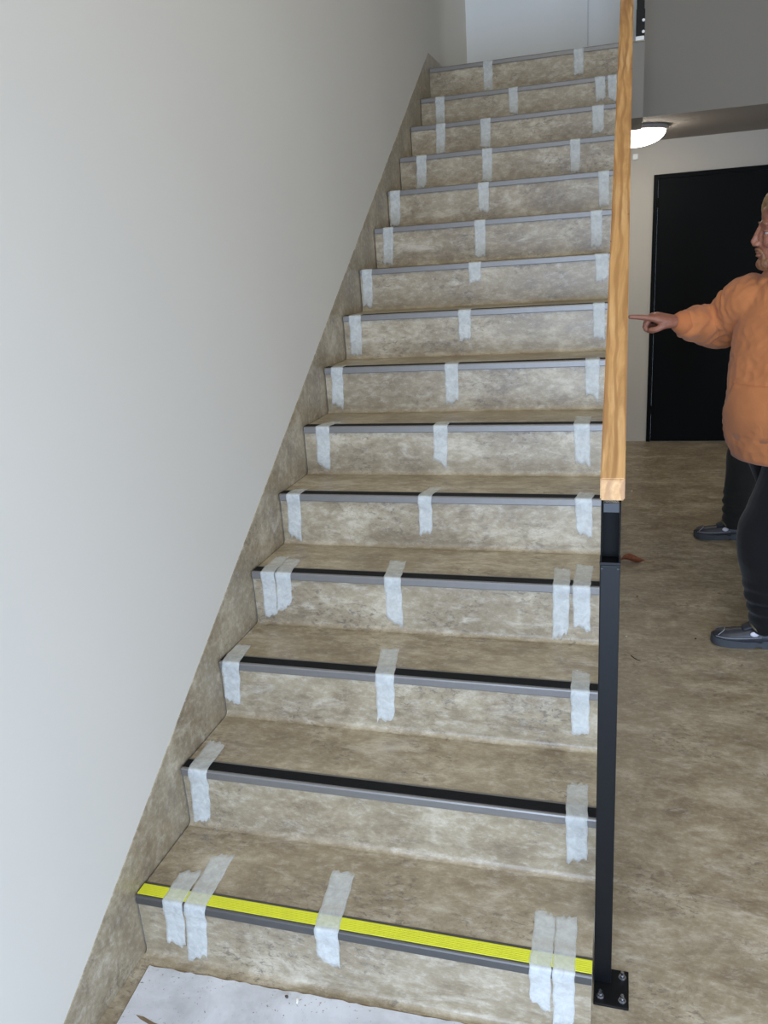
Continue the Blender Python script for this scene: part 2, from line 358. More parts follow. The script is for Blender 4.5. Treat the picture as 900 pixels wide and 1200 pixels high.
def tape_strip(k, i, x, w, bl, bx, dl, dx):
    rnd = random.Random(k * 31 + i)
    LIFT = 0.0007
    # path along the surface: tread, over the profile, down the riser  (s, y, z)
    ztape = 0.0048
    path = []
    n_b = max(4, int(bl / 0.012))
    for j in range(n_b + 1):
        y = bl * (1 - j / n_b)
        if y < 0.05: z = ztape
        else: z = LIFT + 0.0042 * max(0, 1 - (y - 0.05) / 0.02)
        path.append((y, z))
    path[-1] = (0.002, 0.0046)
    path += [(-0.0028, 0.0032), (-0.0050, -0.001), (-0.0052, -0.010), (-0.0050, -0.0205)]
    n_d = max(4, int((dl - 0.02) / 0.012))
    for j in range(1, n_d + 1):
        z = -0.0205 - (dl - 0.0205) * j / n_d
        y = -0.0050 + 0.0073 * min(1, (-0.0205 - z) / 0.025)
        # follow the cove near the foot of the riser
        hb = (H if k < 15 else ZTOP - 14 * H) + z
        if hb < 0.018: y = min(y, 0.0023 - 0.016 + math.sqrt(max(0, 0.016 ** 2 - max(0, 0.0172 - hb) ** 2)))
        path.append((y, z))
    NW = 9; m = len(path)
    ragb = [rnd.uniform(-.010, .006) for _ in range(NW)]; ragd = [rnd.uniform(-.012, .006) for _ in range(NW)]
    tb = rnd.uniform(-.5, .5); td = rnd.choice([-1, 1, .6, -.6]) * rnd.uniform(.3, .9)
    bm = bmesh.new(); V = []
    for r, (y, z) in enumerate(path):
        row = []
        for c in range(NW):
            u = c / (NW - 1) - 0.5
            fb = max(0.0, y / bl) if y > 0 else 0; fd = max(0.0, -z / dl) if z < 0 else 0
            xx = x + u * w * (1 - .05 * fd) + bx * fb + dx * fd + 0.0010 * math.sin(r * 1.3 + i)
            xx = max(0.0085, min(W - .0005, xx))
            yy, zz = y, z
            if r < 3: yy += (ragb[c] + tb * u * 0.03) * (3 - r) / 3
            if r >= m - 3: zz += (-ragd[c] + td * u * 0.035) * (r - m + 4) / 3 * (1 if r < m else 1)
            zz = max(zz, -(H if k < 15 else ZTOP - 14 * H) + 0.004)
            # slack and curl away from the riser
            if z < -0.03 and r < m - 1: yy -= 0.0012 * (0.5 + 0.5 * math.sin(u * 9 + r * .9 + i * 2))
            if r >= m - 2 and rnd.random() < .5: yy -= 0.003
            row.append(bm.verts.new((xx - x, yy, zz)))
        V.append(row)
    for r in range(m - 1):
        for c in range(NW - 1): bm.faces.new((V[r][c], V[r][c + 1], V[r + 1][c + 1], V[r + 1][c]))
    bmesh.ops.recalc_face_normals(bm, faces=bm.faces[:])
    ex = bmesh.ops.solidify(bm, geom=bm.faces[:], thickness=-0.00025)
    o = bm_obj('tape_strip', bm, TAPE, None, True); o.location = (x, (k - 1) * G, step_z(k))
    pos = POSW.get(k, ['nearest the wall', 'at mid-width', 'nearest the railing'])[i]
    tag(o, 'whitish masking tape on the %s step edge, %s' % (ORD[k - 1], pos), 'tape', 'masking tape strips over the nosings')
for k, L in TAPES.items():
    for i, a in enumerate(L): tape_strip(k, i, *a)

# ------------------------------------------------------------------ railing
rail = empty('stair_railing', (1.105, 0.165, 0))
tag(rail, 'oak handrail on black square steel posts beside the stairs', 'railing')
RL = Vector(rail.location)
def rb(name, L, mat, parent=rail, bev=0.0):
    off = RL if parent is rail else RL
    o = boxes(name, [(a - off.x, b - off.x, c - off.y, d - off.y, e - off.z, f - off.z) for a, b, c, d, e, f in L], mat, parent, bev)
    return o
rb('post', [(1.0865, 1.1245, 0.147, 0.187, 0.006, 1.03)], BLK, bev=0.0025)
rb('post_cap', [(1.0860, 1.1250, 0.1465, 0.1875, 1.0302, 1.036)], BLK, bev=0.001)
rb('post_connector', [(1.0875, 1.0900, 0.148, 0.186, 1.0362, 1.154), (1.1212, 1.1237, 0.148, 0.186, 1.0362, 1.154), (1.0902, 1.1210, 0.178, 0.186, 1.0362, 1.154)], BLKSHADE, bev=0.0006)
rb('connector_plate', [(1.0903, 1.1209, 0.149, 0.177, 1.134, 1.154)], BLKG, bev=0.002)
for sx in (1.0905, 1.1205):
    bm = bmesh.new(); cyl(bm, (sx - RL.x, 0.1465 - RL.y, 1.024), (0, -1, 0), 0.0022, 0.0015, 10); bm_obj('screw', bm, BLKG, rail)
pl = rb('base_plate', [(1.087, 1.163, 0.090, 0.190, 0.0, 0.006)], BLK, bev=0.002)
for bx_, by_ in ((1.102, 0.110), (1.149, 0.108), (1.149, 0.170), (1.1345, 0.1345)):
    if bx_ == 1.1345: continue
    bm = bmesh.new(); c = (bx_ - RL.x, by_ - RL.y)
    cyl(bm, (c[0], c[1], 0.006), (0, 0, 1), 0.0085, 0.0015, 20); cyl(bm, (c[0], c[1], 0.0075), (0, 0, 1), 0.0065, 0.006, 6); cyl(bm, (c[0], c[1], 0.0135), (0, 0, 1), 0.0038, 0.009, 12)
    bm_obj('bolt', bm, ZINC, pl)
# the oak rail: boards finger-jointed end to end, running parallel to the nosing line
RY0, RY1 = 0.142, 3.86
def rz(y): return 1.205 + sl * (y - 0.145)
ang = math.atan(sl); TH = 0.043 * 1.0
def rail_piece(name, y0, y1, x0, x1, zt, zb, mat, parent, plumb0=True):
    bm = bmesh.new()
    pts = [(y0, rz(y0) + zb), (y0, rz(y0) + zt), (y1, rz(y1) + zt), (y1, rz(y1) + zb)]
    prism_yz(bm, [(y - RL.y, z) for y, z in pts], x0 - RL.x, x1 - RL.x)
    bmesh.ops.recalc_face_normals(bm, faces=bm.faces[:])
    bmesh.ops.bevel(bm, geom=bm.edges[:], offset=0.0022, segments=2, affect='EDGES')
    # flatten into the piece's own frame so the grain follows the slope
    me = bpy.data.meshes.new(name)
    M = Matrix.Translation(Vector((1.107 - RL.x, y0 - RL.y, rz(y0)))) @ Matrix.Rotation(ang, 4, 'X')
    bmesh.ops.transform(bm, matrix=M.inverted(), verts=bm.verts[:]); bm.to_mesh(me); bm.free()
    o = link(name, me, mat, parent); o.matrix_local = M
    return o
hr = rail_piece('handrail', RY0, RY1, 1.0855, 1.1295, 0.0, -0.043, OAK, rail)
hr.data.materials.append(OAKEND)
for p in hr.data.polygons:
    if (hr.matrix_local.to_3x3() @ p.normal).y < -0.9: p.material_index = 1
rail_piece('rail_bar', RY0 + .012, RY1, 1.095, 1.119, -0.0435, -0.051, BLK, rail)
# upper post standing on the landing edge
rb('upper_post', [(1.152, 1.192, 3.795, 3.835, 2.672, 3.70)], BLK, bev=0.002)
up = rb('upper_plate', [(1.150, 1.1955, 3.786, 3.794, 2.655, 2.80)], BLK, bev=0.0015)
for z in (2.69, 2.745):
    bm = bmesh.new(); cyl(bm, (1.188 - RL.x, 3.786 - RL.y, z), (0, -1, 0), 0.0085, 0.006, 6); bm_obj('bolt', bm, ZINC, up)
rb('rail_bracket', [(1.110, 1.155, 3.80, 3.83, 3.50, 3.53)], BLK, bev=0.001)
rb('foot_pad', [(1.148, 1.194, 3.782, 3.84, 2.6505, 2.6715)], WHITEP, bev=0.004)

# ------------------------------------------------------------------ hall door, lamp, sensor
dr = struct(empty('door_1', (1.3, YF - .02, 0)), 'plain black door in a black frame at the back', 'door')
def loc(L, o): return [(a - o.x, b - o.x, c - o.y, d - o.y, e - o.z, f - o.z) for a, b, c, d, e, f in L]
DL = Vector(dr.location)
boxes('door_frame', loc([(1.32, 1.352, 5.645, 5.80, 0, 2.094), (2.30, 2.332, 5.645, 5.80, 0, 2.094), (1.352, 2.30, 5.645, 5.80, 2.062, 2.094)], DL), DOORM, dr, 0.002)
boxes('door_leaf', loc([(1.354, 2.298, 5.655, 5.70, 0.004, 2.060)], DL), DOORM, dr, 0.002)
for z in (1.89, 0.27):
    bm = bmesh.new(); cyl(bm, (1.349 - DL.x, 5.648 - DL.y, z - .035), (0, 0, 1), 0.007, 0.07, 12); bm_obj('hinge', bm, BLKG, dr)
bm = bmesh.new(); cyl(bm, (2.24 - DL.x, 5.655 - DL.y, 1.03), (0, -1, 0), 0.009, 0.05, 12); cyl(bm, (2.245 - DL.x, 5.608 - DL.y, 1.03), (-1, 0, 0), 0.009, 0.12, 12); bm_obj('door_handle', bm, BLKG, dr)
boxes('wall_reveal', loc([(1.28, 1.319, 5.672, 5.80, 0, 2.12), (2.333, 2.38, 5.672, 5.80, 0, 2.12), (1.319, 2.333, 5.672, 5.80, 2.095, 2.12)], DL), WALL, dr)

LC = Vector((1.165, 4.80, HC))
lamp = empty('ceiling_lamp', LC); tag(lamp, 'round white ceiling lamp glowing above the hall', 'lamp')
bm = bmesh.new(); lathe(bm, (0, 0, 0), [(0.02, 0), (0.205, 0), (0.210, -0.006), (0.210, -0.024), (0.200, -0.030), (0.02, -0.030)]); bm_obj('lamp_base', bm, plain('lamp_base_grey', (150, 146, 142), 0.5), lamp, True)
t = NT('lamp_glow'); e = t.n('ShaderNodeEmission'); e.inputs[0].default_value = (1.0, 0.93, 0.82, 1); e.inputs[1].default_value = 20.0; t.l(e.outputs[0], t.out.inputs[0])
bm = bmesh.new(); lathe(bm, (0, 0, 0), [(0.190, -0.0305)] + [(0.195 * math.cos(a), -0.031 - 0.088 * math.sin(a)) for a in [i * math.pi / 2 / 10 for i in range(10)]] + [(0.004, -0.119)]); bm_obj('lamp_diffuser', bm, t.m, lamp, True)
bm = bmesh.new(); box(bm, -0.022, 0.022, -0.022, 0, -0.022, 0.022, 0.005); so = bm_obj('wall_sensor', bm, WHITEP); so.location = (1.178, YF, 2.238)
tag(so, 'small white sensor box on the wall below the lamp', 'sensor')

# ------------------------------------------------------------------ board and litter on the floor
bd = empty('protective_board', (0.5, -0.4, 0)); tag(bd, 'dusty white protective board lying at the foot of the stairs', 'board')
def sheet(name, pts, z0, z1, mat, parent):
    bm = bmesh.new()
    a = [bm.verts.new((x - .5, y + .4, z0)) for x, y in pts]; b = [bm.verts.new((x - .5, y + .4, z1)) for x, y in pts]
    bm.faces.new(a[::-1]); bm.faces.new(b)
    for i in range(len(pts)): bm.faces.new((a[i], a[(i + 1) % len(pts)], b[(i + 1) % len(pts)], b[i]))
    return bm_obj(name, bm, mat, parent)
rnd = random.Random(3)
def outline(ins, jag):
    P = []
    n = 60
    for i in range(n + 1): P.append((0.036 + ins + (0.97 - 2 * ins) * i / n, -0.036 + 0.019 * i / n - ins - rnd.uniform(0, jag)))
    P += [(1.006 - ins, -0.95), (0.115 + ins, -0.95)]
    return P
sheet('board_core', outline(0.0, 0.003), 0.0, 0.006, CARD, bd)
sheet('board_face', outline(0.0035, 0.004), 0.0061, 0.0090, BOARD, bd)
tear = [(0.085, -0.170), (0.105, -0.170), (0.135, -0.178), (0.165, -0.182), (0.163, -0.187), (0.13, -0.185), (0.10, -0.177)]
sheet('torn_strip', tear, 0.0091, 0.0098, CARD, bd)
def crumb(name, x, y, z, s, mat, label, cat, group=None, flat=0.5, seed=0):
    bm = bmesh.new(); bmesh.ops.create_icosphere(bm, subdivisions=1, radius=s)
    r = random.Random(seed)
    for v in bm.verts: v.co *= r.uniform(.6, 1.25); v.co.z *= flat; v.co.y *= .7
    mz = min(v.co.z for v in bm.verts)
    for v in bm.verts: v.co.z -= mz
    o = bm_obj(name, bm, mat); o.location = (x, y, z); o.rotation_euler.z = seed; return tag(o, label, cat, group)
CHIPW = plain('white_chip', (226, 222, 212), 0.8); CHIPB = plain('brown_chip', (150, 118, 74), 0.8); CHIPD = plain('dark_chip', (62, 50, 40), 0.8)
LIT = 'litter on the hall floor'
crumb('floor_chip', 1.194, 4.148, 0, 0.010, CHIPW, 'tiny white chip on the floor farthest back beside the handrail', 'chip', LIT, .5, 1)
crumb('floor_chip', 1.210, 2.363, 0, 0.009, CHIPB, 'tiny yellowish chip on the floor nearest the brown leaf', 'chip', LIT, .5, 2)
crumb('floor_chip', 1.159, 1.937, 0, 0.005, CHIPW, 'tiny pale chip on the floor right beside the post', 'chip', LIT, .5, 3)
crumb('floor_chip', 1.439, 1.954, 0, 0.006, CHIPD, 'tiny dark chip on the floor in front of the near shoe', 'chip', LIT, .5, 4)
bm = bmesh.new()
ring_loft(bm, [[Vector((1.178 + .034 * q + .0016 * math.cos(a), 1.765 - .036 * q - .010 * math.sin(q * 3), .0016 + .0016 * math.sin(a))) for a in [j * math.pi / 3 for j in range(6)]] for q in [i / 8 for i in range(9)]])
tag(bm_obj('twig', bm, CHIPD), 'thin dark twig lying on the floor near the post', 'twig', LIT)
crumb('board_crumb', 0.436, -0.058, 0.009, 0.006, CHIPW, 'small white crumb at the back edge of the white board', 'crumb', None, .8, 5)
crumb('board_crumb', 0.408, -0.052, 0.009, 0.005, CHIPD, 'small dark crumb at the back edge of the white board', 'crumb', None, .8, 6)
# a dried brown leaf on the floor behind the post
lf = empty('dried_leaf', (1.19, 2.82, 0)); lf.scale = (1.3, 1.3, 1.3); tag(lf, 'curled reddish-brown dried leaf on the floor beside the railing', 'leaf', LIT)
LEAFM = plain('dry_leaf_brown', (170, 108, 80), 0.7, 0, 0.3, 60)
bm = bmesh.new(); V = []
for i in range(13):
    q = i / 12; wv = 0.030 * math.sin(math.pi * q ** .8) + .001
    V.append([bm.verts.new((-0.05 + q * .10, u * wv, .004 + .020 * abs(u) * math.sin(math.pi * q) + .006 * math.sin(q * 7))) for u in (-1, -.5, 0, .5, 1)])
for i in range(12):
    for j in range(4): bm.faces.new((V[i][j], V[i][j + 1], V[i + 1][j + 1], V[i + 1][j]))
bmesh.ops.solidify(bm, geom=bm.faces[:], thickness=0.0006); mz = min(v.co.z for v in bm.verts)
for v in bm.verts: v.co.z += .0005 - mz
bm_obj('blade', bm, LEAFM, lf, True)
bm = bmesh.new(); ring_loft(bm, [[Vector((.045 + .04 * q, .012 * q * q + .0012 * math.cos(a), .003 + .0012 * math.sin(a))) for a in [j * math.pi / 3 for j in range(6)]] for q in [i / 6 for i in range(7)]])
bm_obj('stalk', bm, CHIPB, lf)

# ------------------------------------------------------------------ people
def V3(*a): return Vector(a)
def tube(bm, pts, rad, n=20, up=None, sub=4, cap=.6):
    """closed limb: smooth path through pts, radius (or (side, other)) per point, rounded ends"""
    pts = [Vector(p) for p in pts]; rad = [(r, r) if not isinstance(r, tuple) else r for r in rad]
    P, Rr = [], []
    m = len(pts)
    for i in range(m - 1):
        p0, p1, p2, p3 = pts[max(0, i - 1)], pts[i], pts[i + 1], pts[min(m - 1, i + 2)]
        for s in range(sub):
            t = s / sub
            P.append(0.5 * ((2 * p1) + (p2 - p0) * t + (2 * p0 - 5 * p1 + 4 * p2 - p3) * t * t + (3 * p1 - p0 - 3 * p2 + p3) * t ** 3))
            u = t * t * (3 - 2 * t) if False else t
            Rr.append((rad[i][0] * (1 - u) + rad[i + 1][0] * u, rad[i][1] * (1 - u) + rad[i + 1][1] * u))
    P.append(pts[-1]); Rr.append(rad[-1])
    T = [(P[min(i + 1, len(P) - 1)] - P[max(i - 1, 0)]).normalized() for i in range(len(P))]
    rings = []
    ref = Vector(up) if up else (Vector((0, 0, 1)) if abs(T[0].z) < .9 else Vector((1, 0, 0)))
    def ring(c, t, a, b):
        u = (ref - t * ref.dot(t)).normalized(); v = t.cross(u)
        return [c + u * a * math.cos(2 * math.pi * j / n) + v * b * math.sin(2 * math.pi * j / n) for j in range(n)]
    e0 = min(Rr[0]) * cap; e1 = min(Rr[-1]) * cap
    for q in (0.15, 0.6, 0.88): rings.append(ring(P[0] - T[0] * e0 * math.sqrt(1 - q * q), T[0], Rr[0][0] * q, Rr[0][1] * q))
    for c, t, r in zip(P, T, Rr): rings.append(ring(c, t, *r))
    for q in (0.88, 0.6, 0.15): rings.append(ring(P[-1] + T[-1] * e1 * math.sqrt(1 - q * q), T[-1], Rr[-1][0] * q, Rr[-1][1] * q))
    ring_loft(bm, rings)
def ell(bm, c, r, M=None):
    m = Matrix.Translation(Vector(c)) @ (M.to_4x4() if M else Matrix.Identity(4)) @ Matrix.Diagonal((*r, 1))
    bmesh.ops.create_uvsphere(bm, u_segments=24, v_segments=16, radius=1, matrix=m)
def fuse(name, bm, voxel, smooth, mat, parent, wr=None):
    """union of overlapping shapes as one continuous smooth surface"""
    bmesh.ops.recalc_face_normals(bm, faces=bm.faces[:])
    me = bpy.data.meshes.new('tmp'); bm.to_mesh(me); bm.free()
    o = bpy.data.objects.new('tmp', me); COL.objects.link(o)
    md = o.modifiers.new('r', 'REMESH'); md.mode = 'VOXEL'; md.voxel_size = voxel
    if smooth: sm = o.modifiers.new('s', 'SMOOTH'); sm.factor = .5; sm.iterations = smooth
    dg = bpy.context.evaluated_depsgraph_get(); dg.update()
    out = bpy.data.meshes.new_from_object(o.evaluated_get(dg)); bpy.data.objects.remove(o)
    out.name = name
    if wr:
        out.update(); nr = [v.normal.copy() for v in out.vertices]
        for v, q in zip(out.vertices, nr): v.co += q * wr(v.co)
    out.materials.clear()
    r = link(name, out, mat, parent, True); return r
def fold(p, s, amp, axis):
    q = Vector((p.x * axis[0], p.y * axis[1], p.z * axis[2])) * s
    a = noise.noise(q); return amp * (1 - 2 * abs(a)) + amp * .6 * noise.noise(q * .45)

SKIN = NT('skin'); _n = SKIN.noise(SKIN.pos(), 30, 4, .6)
SKIN.set(Base_Color=SKIN.ramp(_n, [(.3, s2l((132, 84, 66))), (.7, s2l((152, 101, 80)))]), Roughness=.5, Subsurface_Weight=.1, Subsurface_Radius=(.01, .004, .002)); SKIN = SKIN.m
def cloth(name, rgb, var=.08, sc=14):
    t = NT(name); c = s2l(rgb); n = t.noise(t.pos(), sc, 5, .6)
    t.set(Base_Color=t.ramp(n, [(.3, tuple(x * (1 - var) for x in c[:3]) + (1,)), (.7, tuple(x * (1 + var) for x in c[:3]) + (1,))]), Roughness=.9, Specular_IOR_Level=.2)
    t.b.inputs['Sheen Weight'].default_value = .15
    t.bump(t.noise(t.pos(), 700, 2, .5), .25, .0008); return t.m
ORANGE = cloth('orange_sweatshirt', (180, 114, 70)); ORANGER = cloth('orange_rib_knit', (176, 108, 66))
BLACKT = cloth('black_work_trousers', (17, 17, 19)); CHART = cloth('charcoal_work_trousers', (36, 36, 35)); DARKJ = cloth('dark_jacket', (32, 34, 40))
SHOE = plain('shoe_leather_dark', (50, 52, 60), .45, 0, .12, 60, .2); SOLE = plain('shoe_sole_grey', (66, 70, 76), .6, 0, .08, 50, .2); STITCH = plain('shoe_piping_grey', (128, 130, 134), .6)
SOCK = cloth('white_sock', (214, 212, 222)); STRAPM = plain('shoe_strap_olive', (92, 86, 66), .7)
def hairmat(name, a, b):
    t = NT(name); n = t.noise(t.pos(), 60, 5, .65, .5, (1, 1, .18))
    t.set(Base_Color=t.ramp(n, [(.3, s2l(a)), (.7, s2l(b))]), Roughness=.55); t.bump(t.noise(t.pos(), 220, 3, .6, .4, (1, 1, .12)), .6, .003); return t.m
HAIR = hairmat('blond_brown_hair', (112, 86, 56), (170, 138, 94)); BEARD = hairmat('reddish_beard', (110, 74, 52), (150, 108, 78)); HAIR2 = hairmat('dark_hair', (40, 32, 26), (70, 56, 44))
EYEW = plain('eye_white', (150, 138, 128), .3); EYEI = plain('eye_iris', (58, 66, 70), .2)

def head_parts(bm, C, yaw):
    """skull, jaw and features in the head frame: +x forward, +y left, z up; C = centre between the ears"""
    M = Matrix.Translation(C) @ Matrix.Rotation(yaw, 4, 'Z')
    def E(c, r, rot=None): ell(bm, M @ Vector(c), r, Matrix.Rotation(yaw, 3, 'Z') @ (rot or Matrix.Identity(3)))
    def Tb(p, r, n=12): tube(bm, [M @ Vector(q) for q in p], r, n)
    E((-.008, 0, .035), (.098, .076, .106)); E((.038, 0, -.06), (.056, .055, .068)); E((.02, 0, .0), (.072, .066, .085))
    E((.082, 0, .03), (.014, .052, .013)); E((.070, 0, .060), (.02, .05, .035))
    Tb([(.094, 0, .022), (.102, 0, .000), (.113, 0, -.029)], [.007, .009, .0105]); E((.106, 0, -.036), (.012, .014, .009)); E((.102, .012, -.037), (.010, .007, .008)); E((.102, -.012, -.037), (.010, .007, .008))
    for s in (1, -1):
        E((.062, s * .038, -.028), (.028, .022, .026)); E((.0, s * .076, -.008), (.022, .010, .032), Matrix.Rotation(.2, 3, 'Y'))
        E((.084, s * .013, -.012), (.016, .013, .028))
        E((.080, s * .031, .0075), (.012, .017, .005)); E((.078, s * .031, -.009), (.012, .016, .0055))
    E((.092, 0, -.064), (.012, .024, .006)); E((.091, 0, -.076), (.012, .021, .006)); E((.081, 0, -.105), (.020, .024, .019)); E((.088, 0, -.056), (.008, .016, .010))
    return M
def eyes_hair(M, yaw, root, beard, hairm, org):
    Mi = Matrix.Translation(-org) @ M
    for s in (1, -1):
        bm = bmesh.new(); ell(bm, Mi @ Vector((.0735, s * .031, -.001)), (.0125,) * 3); e = bm_obj('eye', bm, EYEW, root, True)
        bm = bmesh.new(); ell(bm, Mi @ Vector((.0838, s * .031, -.001)), (.0035, .0065, .0065), Matrix.Rotation(yaw, 3, 'Z')); bm_obj('iris', bm, EYEI, e, True)
        bm = bmesh.new(); tube(bm, [Mi @ Vector(q) for q in ((.091, s * .012, .030), (.092, s * .03, .036), (.078, s * .048, .030))], [.003, .004, .003], 8); bm_obj('eyebrow', bm, BEARD if beard else hairm, root, True)
    R3 = Matrix.Rotation(yaw, 3, 'Z')
    bm = bmesh.new()
    def E(c, r): ell(bm, Mi @ Vector(c), r, R3)
    def Tb(p, r): tube(bm, [Mi @ Vector(q) for q in p], r, 12)
    E((-.030, 0, .050), (.094, .087, .106)); E((.016, 0, .112), (.068, .066, .040)); E((-.075, 0, -.02), (.045, .066, .085))
    for s in (1, -1):
        if beard: Tb([(.066, s * .030, .112), (.068, s * .054, .080), (.054, s * .070, .040), (.042, s * .076, -.01)], [.016, .015, .013, .008])
        else: Tb([(.05, s * .05, .10), (.02, s * .078, .03)], [.02, .008])
    fuse('hair', bm, .004, 3, hairm, root, lambda p: fold(p, 55, .0022, (1, 1, .25)))
    if beard:
        bm = bmesh.new()
        E((.075, 0, -.105), (.0240, .034, .0225)); E((.06, 0, -.116), (.028, .03, .016))
        for s in (1, -1):
            Tb([(.075, s * .025, -.105), (.045, s * .050, -.085), (.012, s * .064, -.045), (.006, s * .070, -.005)], [.017, .014, .011, .006])
            Tb([(.100, s * .003, -.0535), (.094, s * .018, -.058), (.083, s * .028, -.072), (.08, s * .026, -.09)], [.006, .006, .006, .007])
        fuse('beard', bm, .003, 2, BEARD, root, lambda p: fold(p, 120, .0012, (1, 1, .4)))
def hand_parts(bm, Wr, d, nrm, pose, s=1.0, k=1.12):
    """palm and five fingers; d = direction of the hand, nrm = back-of-hand normal, thumb on d x nrm * s side"""
    d = Vector(d).normalized(); nrm = Vector(nrm); nrm = (nrm - d * nrm.dot(d)).normalized(); th = d.cross(nrm) * s
    L = lambda a, b, c: Wr + (d * a + th * b + nrm * c) * k
    tube(bm, [L(-.03, 0, 0), L(0, 0, 0), L(.03, .002, 0), L(.07, 0, .002), L(.088, -.002, 0)], [(.026, .030), (.025, .030), (.024, .040), (.021, .045), (.014, .041)], 18, up=nrm)
    K = [(.086, .027, .003, .085, .0092), (.090, .008, .005, .092, .0094), (.087, -.011, .004, .086, .0090), (.080, -.028, .001, .068, .0080)]
    for i, (a, b, c, ln, r) in enumerate(K):
        ln *= k; r *= k * 1.05; seg = (ln * .46, ln * .30, ln * .24)
        bend = (pose[i][0], pose[i][1], pose[i][2]); p = L(a, b, c); P = [L(a - .03, b * .85, c), p]; an = 0
        for sg, bb in zip(seg, bend):
            an += bb; p = p + (d * math.cos(an) - nrm * math.sin(an)) * sg; P.append(p)
        tube(bm, P, [r * 1.05, r * 1.12, r, r * .92, r * .78], 12)
    t0, t1, t2, t3 = pose[4]
    tube(bm, [L(.012, .018, -.004), L(*t1), L(*t2), L(*t3)], [.016, .014, .012, .0095], 12)
STRAIGHT = (.06, .05, .04); CURL = (1.25, 1.55, .8); RELAX = (.35, .45, .3)
THP = (0, (.045, .032, -.012), (.070, .034, -.030), (.088, .022, -.038)); THR = (0, (.045, .036, -.008), (.075, .046, -.014), (.098, .046, -.018))

def shoe(root, org, ank, td, left, strap=True):
    td = Vector(td).normalized(); sd = Vector((-td.y, td.x, 0)); base = Vector((ank.x, ank.y, 0)) - td * .075
    L = lambda a, b, c: base + td * a + sd * b + Vector((0, 0, c)) - org
    sh = bpy.data.objects.new('shoe', None); COL.objects.link(sh); sh.parent = root
    # outline half-widths along the foot
    prof = [(0.0, .020), (.012, .033), (.05, .038), (.10, .036), (.15, .043), (.20, .048), (.245, .044), (.272, .032), (.286, .012)]
    pp = []
    for i in range(len(prof) - 1):
        q0, q1, q2, q3 = prof[max(0, i - 1)], prof[i], prof[i + 1], prof[min(len(prof) - 1, i + 2)]
        for u in (0, .25, .5, .75): pp.append(tuple(.5 * (2 * b + (c - a) * u + (2 * a - 5 * b + 4 * c - d) * u * u + (3 * b - a - 3 * c + d) * u ** 3) for a, b, c, d in zip(q0, q1, q2, q3)))
    prof = pp + [prof[-1], (.2875, .004)]
    bm = bmesh.new(); o = [(a, w) for a, w in prof] + [(a, -w) for a, w in prof[::-1]]
    zt = lambda a: .030 + .006 * (a < .09) + .010 * max(0, (a - .2) / .09)
    zb = lambda a: .0005 + .010 * max(0, (a - .22) / .07) ** 1.5 + (.007 if .09 < a < .12 else 0)
    top = [bm.verts.new(L(a, b * 1.04, zt(a))) for a, b in o]; bot = [bm.verts.new(L(a, b, zb(a))) for a, b in o]
    bm.faces.new(top); bm.faces.new(bot[::-1])
    for i in range(len(o)): bm.faces.new((top[i], bot[i], bot[(i + 1) % len(o)], top[(i + 1) % len(o)]))
    bm_obj('sole', bm, SOLE, sh, False)
    bm = bmesh.new(); rings = []
    hts = [(.004, .030, .060), (.014, .036, .085), (.05, .037, .098), (.09, .037, .094), (.13, .040, .084), (.17, .044, .074), (.21, .046, .068), (.245, .042, .062), (.268, .032, .054), (.282, .014, .044)]
    for a, w, h in hts:
        rings.append([L(a, w * math.cos(q), .026 + (h - .026) * max(0, math.sin(q)) ** .75 if math.sin(q) > 0 else .026) for q in [2 * math.pi * j / 24 for j in range(24)]])
    ring_loft(bm, rings); bm_obj('shoe_upper', bm, SHOE, sh, True)
    bm = bmesh.new(); tube(bm, [L(.27, .036, .046), L(.23, .047, .044), (L(.17, .047, .046)), L(.10, .040, .052)], [.0022] * 4, 8); tube(bm, [L(.27, -.036, .046), L(.23, -.047, .044), (L(.17, -.047, .046)), L(.10, -.040, .052)], [.0022] * 4, 8)
    tube(bm, [L(.262, -.034, .050), L(.24, -.02, .066), L(.236, 0, .0695), L(.24, .02, .066), L(.262, .034, .050)], [.0022] * 5, 8)
    bm_obj('piping', bm, STITCH, sh, True)
    if strap:
        for s in (1, -1):
            bm = bmesh.new(); ell(bm, L(.126, s * .0380, .064), (.016, .0050, .011), Matrix.Rotation(math.atan2(td.y, td.x), 3, 'Z')); bm_obj('sock_gap', bm, SOCK, sh, True)
        bm = bmesh.new(); tube(bm, [L(.10, -.043, .072), L(.125, -.03, .094), L(.13, 0, .101), L(.125, .03, .094), L(.10, .043, .072)], [(.006, .015)] * 5, 12); bm_obj('strap', bm, STRAPM, sh, True)
        bm = bmesh.new(); tube(bm, [L(.165, 0, .074), L(.135, 0, .090), L(.118, 0, .108), L(.112, 0, .118)], [(.010, .026), (.012, .030), (.010, .032), (.006, .030)], 16); bm_obj('tongue', bm, SHOE, sh, True)
    bm = bmesh.new(); tube(bm, [L(.100, 0, .080), L(.086, 0, .105), L(.074, 0, .16)], [.028, .034, .042], 18); bm_obj('sock', bm, SOCK, sh, True)
    return sh

